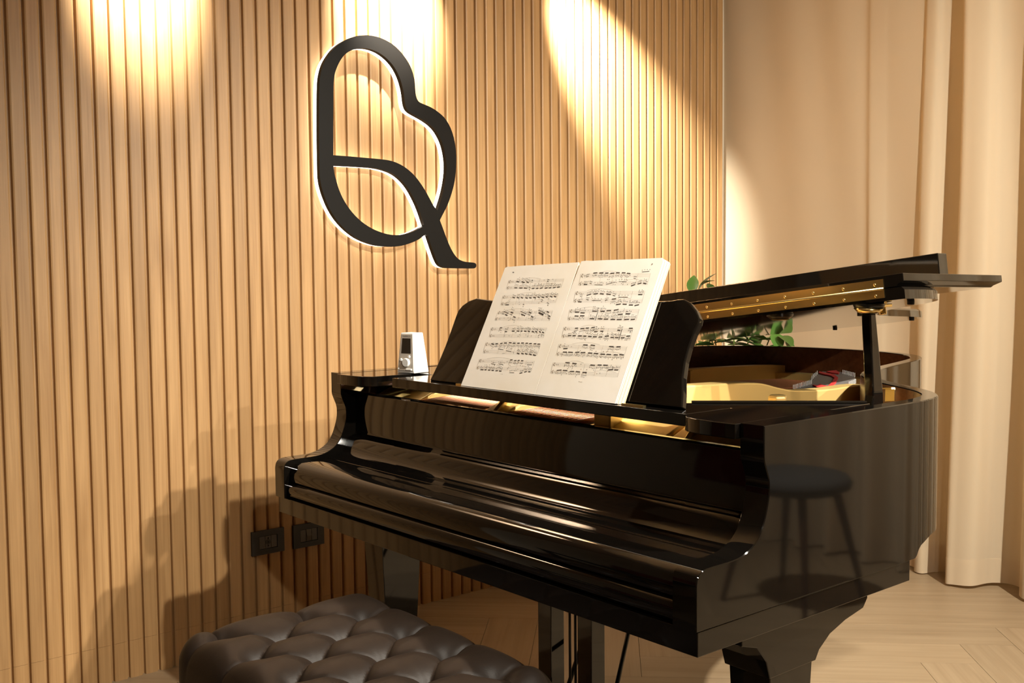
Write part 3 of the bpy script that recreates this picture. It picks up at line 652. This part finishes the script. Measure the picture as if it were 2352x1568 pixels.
mk('slide_button', mbox(.16, .50, -.05, .02, .0075, .0105), 'greyplastic', met, bevel=.0005)
def textmesh(s, size):
    cu = bpy.data.curves.new('t', 'FONT'); cu.body = s; cu.size = size; cu.align_x = 'CENTER'; cu.align_y = 'CENTER'; cu.resolution_u = 3
    ob = bpy.data.objects.new('t', cu); me = bpy.data.meshes.new_from_object(ob)
    r_ = [tuple(v.co) for v in me.vertices], [tuple(p.vertices) for p in me.polygons]
    bpy.data.objects.remove(ob); bpy.data.curves.remove(cu); bpy.data.meshes.remove(me); return r_
V, F = textmesh('TAMMCO', .0068)
c = mp_(.5, -.025, .1025)
mk('brand_print', ([c+fx*x+Vector((0, 0, y)) for x, y, z in V], F), 'ink', met)

# ------------------------------------------------------------------ monogram sign on the slats
sign = empty('monogram_sign', (XW, .80, 1.70), 'black monogram of interlaced B and Q letters, backlit on the slatted wall', 'sign')
SS = 500/1265
so_ = [(137, 880), (134, 700), (134, 500), (135, 420), (138, 360), (147, 310), (162, 265), (185, 225), (215, 185), (255, 150), (300, 125), (350, 108), (400, 103), (450, 107), (500, 122), (550, 148), (590, 180), (625, 220), (655, 265), (675, 310), (688, 360), (692, 400), (695, 440), (702, 470), (715, 490), (740, 503), (780, 520), (820, 545), (860, 580), (890, 625), (912, 680), (925, 740), (931, 800), (930, 870), (922, 950), (905, 1020), (880, 1090), (850, 1150), (836, 1178), (850, 1215), (870, 1270), (890, 1320), (910, 1360), (935, 1395), (960, 1412), (990, 1420), (1030, 1424), (1044, 1430), (1048, 1441), (1044, 1452), (1030, 1458), (980, 1458), (920, 1457), (870, 1455), (850, 1450), (830, 1435), (812, 1400), (790, 1340), (766, 1268), (750, 1262), (720, 1285), (680, 1305), (630, 1322), (580, 1331), (530, 1331), (470, 1325), (410, 1308), (350, 1280), (290, 1235), (235, 1175), (195, 1110), (165, 1040), (147, 980), (139, 930)]
sh1 = [(217, 800), (216, 650), (217, 450), (219, 380), (225, 330), (238, 290), (258, 250), (285, 215), (320, 192), (360, 180), (400, 179), (440, 187), (485, 207), (532, 243), (570, 288), (598, 340), (615, 390), (626, 440), (632, 490), (641, 525), (658, 548), (690, 568), (730, 590), (775, 620), (810, 655), (840, 705), (860, 760), (872, 830), (873, 900), (862, 980), (845, 1050), (822, 1122), (800, 1095), (770, 1040), (735, 980), (690, 920), (640, 875), (590, 846), (540, 830), (480, 822), (400, 815), (300, 806)]
sh2 = [(217, 860), (300, 864), (400, 870), (460, 876), (520, 890), (570, 912), (612, 945), (650, 990), (682, 1045), (708, 1100), (730, 1160), (746, 1210), (700, 1235), (650, 1255), (600, 1264), (550, 1262), (500, 1250), (440, 1225), (380, 1185), (325, 1130), (280, 1065), (250, 1000), (232, 940), (222, 900)]
XF = XW+.050
def outl_(pts, corners):
    P = [(lambda q: (q.y, q.z))(onx(680+x*SS, 40+y*SS, XF)) for x, y in pts]
    n = len(P); res = []
    for i in range(n):
        res.append(P[i])
        if i in corners or (i+1) % n in corners: continue
        p0, p1, p2, p3 = P[i-1], P[i], P[(i+1) % n], P[(i+2) % n]
        for t in (1/3, 2/3): res.append(tuple(.5*(2*b_+(c_-a_)*t+(2*a_-5*b_+4*c_-d_)*t*t+(3*b_-a_-3*c_+d_)*t**3) for a_, b_, c_, d_ in zip(p0, p1, p2, p3)))
    return res
loops = [outl_(so_, {38, 57, 58, 59}), outl_(sh1, {0, 31}), outl_(sh2, {0, 11})]
def signmesh(x0, x1, off):
    cu = bpy.data.curves.new('s', 'CURVE'); cu.dimensions = '2D'; cu.fill_mode = 'BOTH'; cu.extrude = .5; cu.offset = off
    for lp_ in loops:
        s = cu.splines.new('POLY'); s.points.add(len(lp_)-1); s.use_cyclic_u = True
        for p, (y, z) in zip(s.points, lp_): p.co = (y, z, 0, 1)
    ob = bpy.data.objects.new('s', cu); me = bpy.data.meshes.new_from_object(ob)
    r_ = [(x0+(v.co.z+.5)*(x1-x0), v.co.x, v.co.y) for v in me.vertices], [tuple(p.vertices) for p in me.polygons]
    bpy.data.objects.remove(ob); bpy.data.curves.remove(cu); bpy.data.meshes.remove(me); return r_
mk('letter_face', signmesh(XF-.019, XF, 0), 'sign', sign, smooth=30)
mk('light_body', signmesh(XW+.007, XF-.0192, -.0012), 'glow', sign)
for y, z in ((.53, 1.6), (.75, 1.40), (1.07, 1.70), (.70, 2.08)): mk('stand_off', lathe([(.004, XW-.001), (.004, XW+.0065)], (0, y, z), 8, 0), 'white', sign)

# ------------------------------------------------------------------ wall socket and switch
def plate(name, c, label, cat, mods):
    e = empty(name, (XW, c[0], c[1]), label, cat)
    a, hgt = .060, .041; y, z = c
    ring = join(box(XW, XW+.010, y-a, y-.034, z-hgt, z+hgt), box(XW, XW+.010, y+.034, y+a, z-hgt, z+hgt), box(XW, XW+.010, y-.034, y+.034, z+.0225, z+hgt), box(XW, XW+.010, y-.034, y+.034, z-hgt, z-.0225))
    mk('cover_plate', ring, 'plate_dark', e)
    mk('mounting_box', box(XW-.010, XW+.003, y-.034, y+.034, z-.0225, z+.0225), 'plate_dark', e)
    for k, kind in enumerate(mods):
        yy = y+(k-1)*.0222
        m_ = mk('module', box(XW+.003, XW+.0085, yy-.0105, yy+.0105, z-.0215, z+.0215), 'module', e, bevel=.0006)
        if kind == 's':
            mk('socket_face', lathe([(.0095, XW+.0084), (.0090, XW+.0095)], (0, yy, z), 16, 0), 'plate_dark', m_)
            for dz in (-.013, 0, .013): mk('socket_hole', lathe([(.0028, XW+.0094), (.0028, XW+.0099)], (0, yy, z+dz), 10, 0), 'hole', m_)
        if kind == 'r':
            mk('rocker', prism([(XW+.0085, z-.019), (XW+.0095, z-.019), (XW+.0125, z-.002), (XW+.0085, z+.019)], 1, yy-.009, yy+.009), 'module', m_)
    return e
plate('power_socket', (.2915, .355), 'dark rectangular wall plate with three round socket holes in a row', 'socket', ['b', 's', 'b'])
plate('light_switch', (.4475, .353), 'dark rectangular wall plate with three narrow switch modules', 'switch', ['b', 'r', 'b'])

# ------------------------------------------------------------------ tufted bench
bx0, bx1, by0, by1 = .425, 1.165, -.485, .015
bench = empty('piano_bench', ((bx0+bx1)/2, (by0+by1)/2, 0), 'dark leather piano bench with deep button tufted cushion', 'bench')
btn = [onz(px, py, .468) for px, py in ((706, 1431), (827, 1434), (792, 1482), (890, 1521), (1031, 1513))]
RX, RY = (bx1-bx0), (by1-by0)
nyr = 4
btns = []
for r_ in range(nyr):
    for k in range(4): btns.append(((.517 if r_ % 2 else .595)+.157*k, -.095-.102*r_, r_, k))
segs = []
for i, a in enumerate(btns):
    for b_ in btns[i+1:]:
        if abs(a[2]-b_[2]) == 1 and abs(a[0]-b_[0]) < .1: segs.append((a[0], a[1], b_[0], b_[1]))
    if a[2] == 0: segs.append((a[0], a[1], a[0]+.0, by1+.05))
    if a[2] == nyr-1: segs.append((a[0], a[1], a[0], by0-.05))
for a in btns:
    if a[2] % 2 and a[3] == 0: segs.append((a[0], a[1], bx0-.05, a[1]))
    if a[2] % 2 == 0 and a[3] == 3: segs.append((a[0], a[1], bx1+.05, a[1]))
def sd(px, py, s):
    ax, ay, bx_, by_ = s; dx, dy = bx_-ax, by_-ay; t = max(0, min(1, ((px-ax)*dx+(py-ay)*dy)/(dx*dx+dy*dy))); return math.hypot(px-ax-dx*t, py-ay-dy*t)
NXg, NYg = 190, 130; V, F = [], []
def hz(x, y):
    dmin = min(sd(x, y, s) for s in segs); db = min(math.hypot(x-b_[0], y-b_[1]) for b_ in btns)
    cre = .010*math.exp(-dmin/.005)+.007*math.exp(-(dmin/.028)**2); bt = .022*math.exp(-(db/.018)**1.5)+.014*math.exp(-(db/.05)**2)
    return -cre-bt
for j in range(NYg+1):
    for i in range(NXg+1):
        u, v_ = i/NXg*2-1, j/NYg*2-1
        # superellipse roll-over: the outer ring of the grid goes down the sides
        m_ = max(abs(u), abs(v_)); 
        x = (bx0+bx1)/2+u*RX/2; y = (by0+by1)/2+v_*RY/2
        ex = max(0, (abs(u)*RX/2-(RX/2-.075))/.075); ey = max(0, (abs(v_)*RY/2-(RY/2-.075))/.075)
        e = min(1, (ex**2.4+ey**2.4)**(1/2.4)); drop = .085*(1-math.sqrt(max(0, 1-e**2.2)))
        if ex > 0 and ey > 0:
            l_ = math.hypot(ex, ey)
            if l_ > 1: x -= math.copysign((l_-1)*.075*ex/l_*.9, u); y -= math.copysign((l_-1)*.075*ey/l_*.9, v_)
        V.append((x, y, .505-drop+hz(x, y)*(1-.55*e)))
for j in range(NYg):
    for i in range(NXg):
        a = j*(NXg+1)+i; F.append((a, a+1, a+NXg+2, a+NXg+1))
rim_ = [i for i in range(NXg+1)]+[j*(NXg+1)+NXg for j in range(1, NYg+1)]+[NYg*(NXg+1)+i for i in range(NXg-1, -1, -1)]+[j*(NXg+1) for j in range(NYg-1, 0, -1)]
n0 = len(V); V += [(V[i][0], V[i][1], .385) for i in rim_]
for k in range(len(rim_)): F.append((rim_[k], rim_[(k+1) % len(rim_)], n0+(k+1) % len(rim_), n0+k))
F.append(tuple(range(n0, n0+len(rim_))))
cush = mk('cushion', (V, F), 'leather', bench, smooth=60)
for b_ in btns:
    mk('button', lathe([(.011, -.004), (.010, .001), (.006, .0035), (.001, .0045)], (b_[0], b_[1], .505+hz(b_[0], b_[1])+.002), 12), 'leather', cush, smooth=50)
mk('apron', box(bx0+.012, bx1-.012, by0+.012, by1-.012, .315, .384), 'black', bench, bevel=.003)
for x in (bx0+.05, bx1-.05):
    for y in (by0+.05, by1-.05):
        mk('leg', join(([(x-.024, y-.024, .315), (x+.024, y-.024, .315), (x+.024, y+.024, .315), (x-.024, y+.024, .315), (x-.017, y-.017, 0), (x+.017, y-.017, 0), (x+.017, y+.017, 0), (x-.017, y+.017, 0)], [(0, 1, 2, 3), (7, 6, 5, 4), (0, 4, 5, 1), (1, 5, 6, 2), (2, 6, 7, 3), (3, 7, 4, 0)])), 'black', bench, bevel=.002)

# ------------------------------------------------------------------ leafy plant behind the tail of the piano
pc_ = Vector((-.25, 2.30, 0))
plant = empty('potted_plant', pc_, 'tall green leafy plant rising behind the lid of the piano', 'plant')
pot = mk('pot', lathe([(.11, 0), (.125, .01), (.155, .30), (.165, .31), (.165, .335), (.150, .335), (.145, .30), (.10, .30)], pc_, 28), 'pot', plant, smooth=40)
mk('soil', lathe([(.144, .298), (.144, .305)], pc_, 24), 'soil', plant)
def leafmesh(L_, wd):
    V, F = [], []; n = 8
    for i in range(n+1):
        t = i/n; hw = wd*math.sin(PI*min(1, t*1.02))**.75*(1-.35*t) if t < 1 else 0; droop = -.25*L_*t*t
        V += [(-hw, L_*t, droop+hw*.35), (0, L_*t, droop), (hw, L_*t, droop+hw*.35)]
    for i in range(n):
        for k in range(2): F.append((i*3+k, i*3+k+1, i*3+k+4, i*3+k+3))
    return V, F
lm = [mk('leaf', leafmesh(L_, wd), 'leaf', plant, smooth=True) for L_, wd in ((.11, .032), (.15, .045), (.075, .022))]
lm_used = [False]*3
rp = random.Random(11)
def put_leaf(p, yaw, pitch, roll, k):
    if not lm_used[k]: o = lm[k]; lm_used[k] = True
    else: o = bpy.data.objects.new('leaf', lm[k].data); link(o, plant)
    o.rotation_euler = (pitch, roll, yaw); o.location = Vector(p)-pc_
stems = [(ony(1612, 690, 2.28), 0), (ony(1685, 700, 2.22), 0), (ony(1640, 770, 2.25), 1), (ony(1720, 775, 2.2), 1), (ony(1770, 770, 2.15), 1), (ony(1610, 790, 2.4), 1), (ony(1690, 800, 2.38), 1), (ony(1745, 800, 2.32), 1)]
for tip, kd in stems:
    base = pc_+Vector((rp.uniform(-.05, .05), rp.uniform(-.05, .05), .30)); mid = (base+tip)/2+Vector((0, 0, .12))
    pth = [Vector(p) for p in catmull([tuple(base), tuple(mid), tuple(tip)], 6)]
    mk('stem', tube(pth, [.005-.003*i/len(pth) for i in range(len(pth))], 6), 'stem', plant, smooth=True)
    for k in range(9):
        t = .42+.58*k/8; p = pth[min(int(t*(len(pth)-1)), len(pth)-1)]
        if k == 8: p = tip
        put_leaf(p, rp.uniform(0, 2*PI), rp.uniform(-.2, .7), rp.uniform(-.5, .5), rp.choice((0, 0, 1) if kd else (0, 2)))
for px, py, y_, yaw, pit, k in ((1603, 668, 2.27, -.8, 1.0, 0), (1590, 676, 2.27, .6, 1.1, 0), (1612, 655, 2.27, -1.6, .5, 2), (1636, 672, 2.27, 1.0, .8, 2), (1668, 668, 2.2, -1.35, .25, 0), (1790, 772, 2.15, -2.0, -.1, 0), (1780, 765, 2.15, -2.3, -.5, 0), (1760, 770, 2.15, 2.6, .3, 0), (1740, 782, 2.15, -1.2, .2, 0), (1715, 780, 2.15, 1.9, .1, 0), (1690, 786, 2.2, -1.4, .3, 0), (1660, 786, 2.2, 1.2, .2, 0), (1635, 790, 2.2, -1.0, .3, 0), (1610, 790, 2.2, .5, .3, 2), (1805, 782, 2.15, -1.9, -.6, 2)):
    put_leaf(ony(px, py, y_), yaw, pit, 0, k)

# ------------------------------------------------------------------ seats mirrored in the lacquer
def stool(loc, label):
    e = empty('stool', loc, label, 'stool'); x, y, _ = loc
    mk('seat', lathe([(.06, .425), (.17, .432), (.205, .450), (.212, .472), (.195, .495), (.12, .507), (.03, .510)], (x, y, 0), 28), 'stool_seat', e, smooth=True)
    for sx in (-1, 1):
        for sy in (-1, 1): mk('leg', tube([(x+sx*.11, y+sy*.11, .43), (x+sx*.19, y+sy*.19, 0)], [.018, .010], 10), 'stool_leg', e, smooth=40)
stool((2.72, 2.02, 0), 'dark grey upholstered stool on four splayed walnut legs, mirrored in the piano side')
ch = empty('armless_chair', (.05, -1.35, 0), 'dark chair with red upholstered back, mirrored in the fallboard', 'chair')
mk('seat', box(-.19, .29, -1.58, -1.12, .40, .47), 'rubber', ch, bevel=.03, seg=4)
mk('backrest', box(-.19, .29, -1.62, -1.56, .50, .86), 'red_fabric', ch, bevel=.02, seg=4)
for x in (-.16, .26):
    mk('back_post', box(x-.018, x+.018, -1.61, -1.575, .0, .56), 'rubber', ch, bevel=.003)
    mk('leg', box(x-.018, x+.018, -1.165, -1.13, 0, .40), 'rubber', ch, bevel=.003)
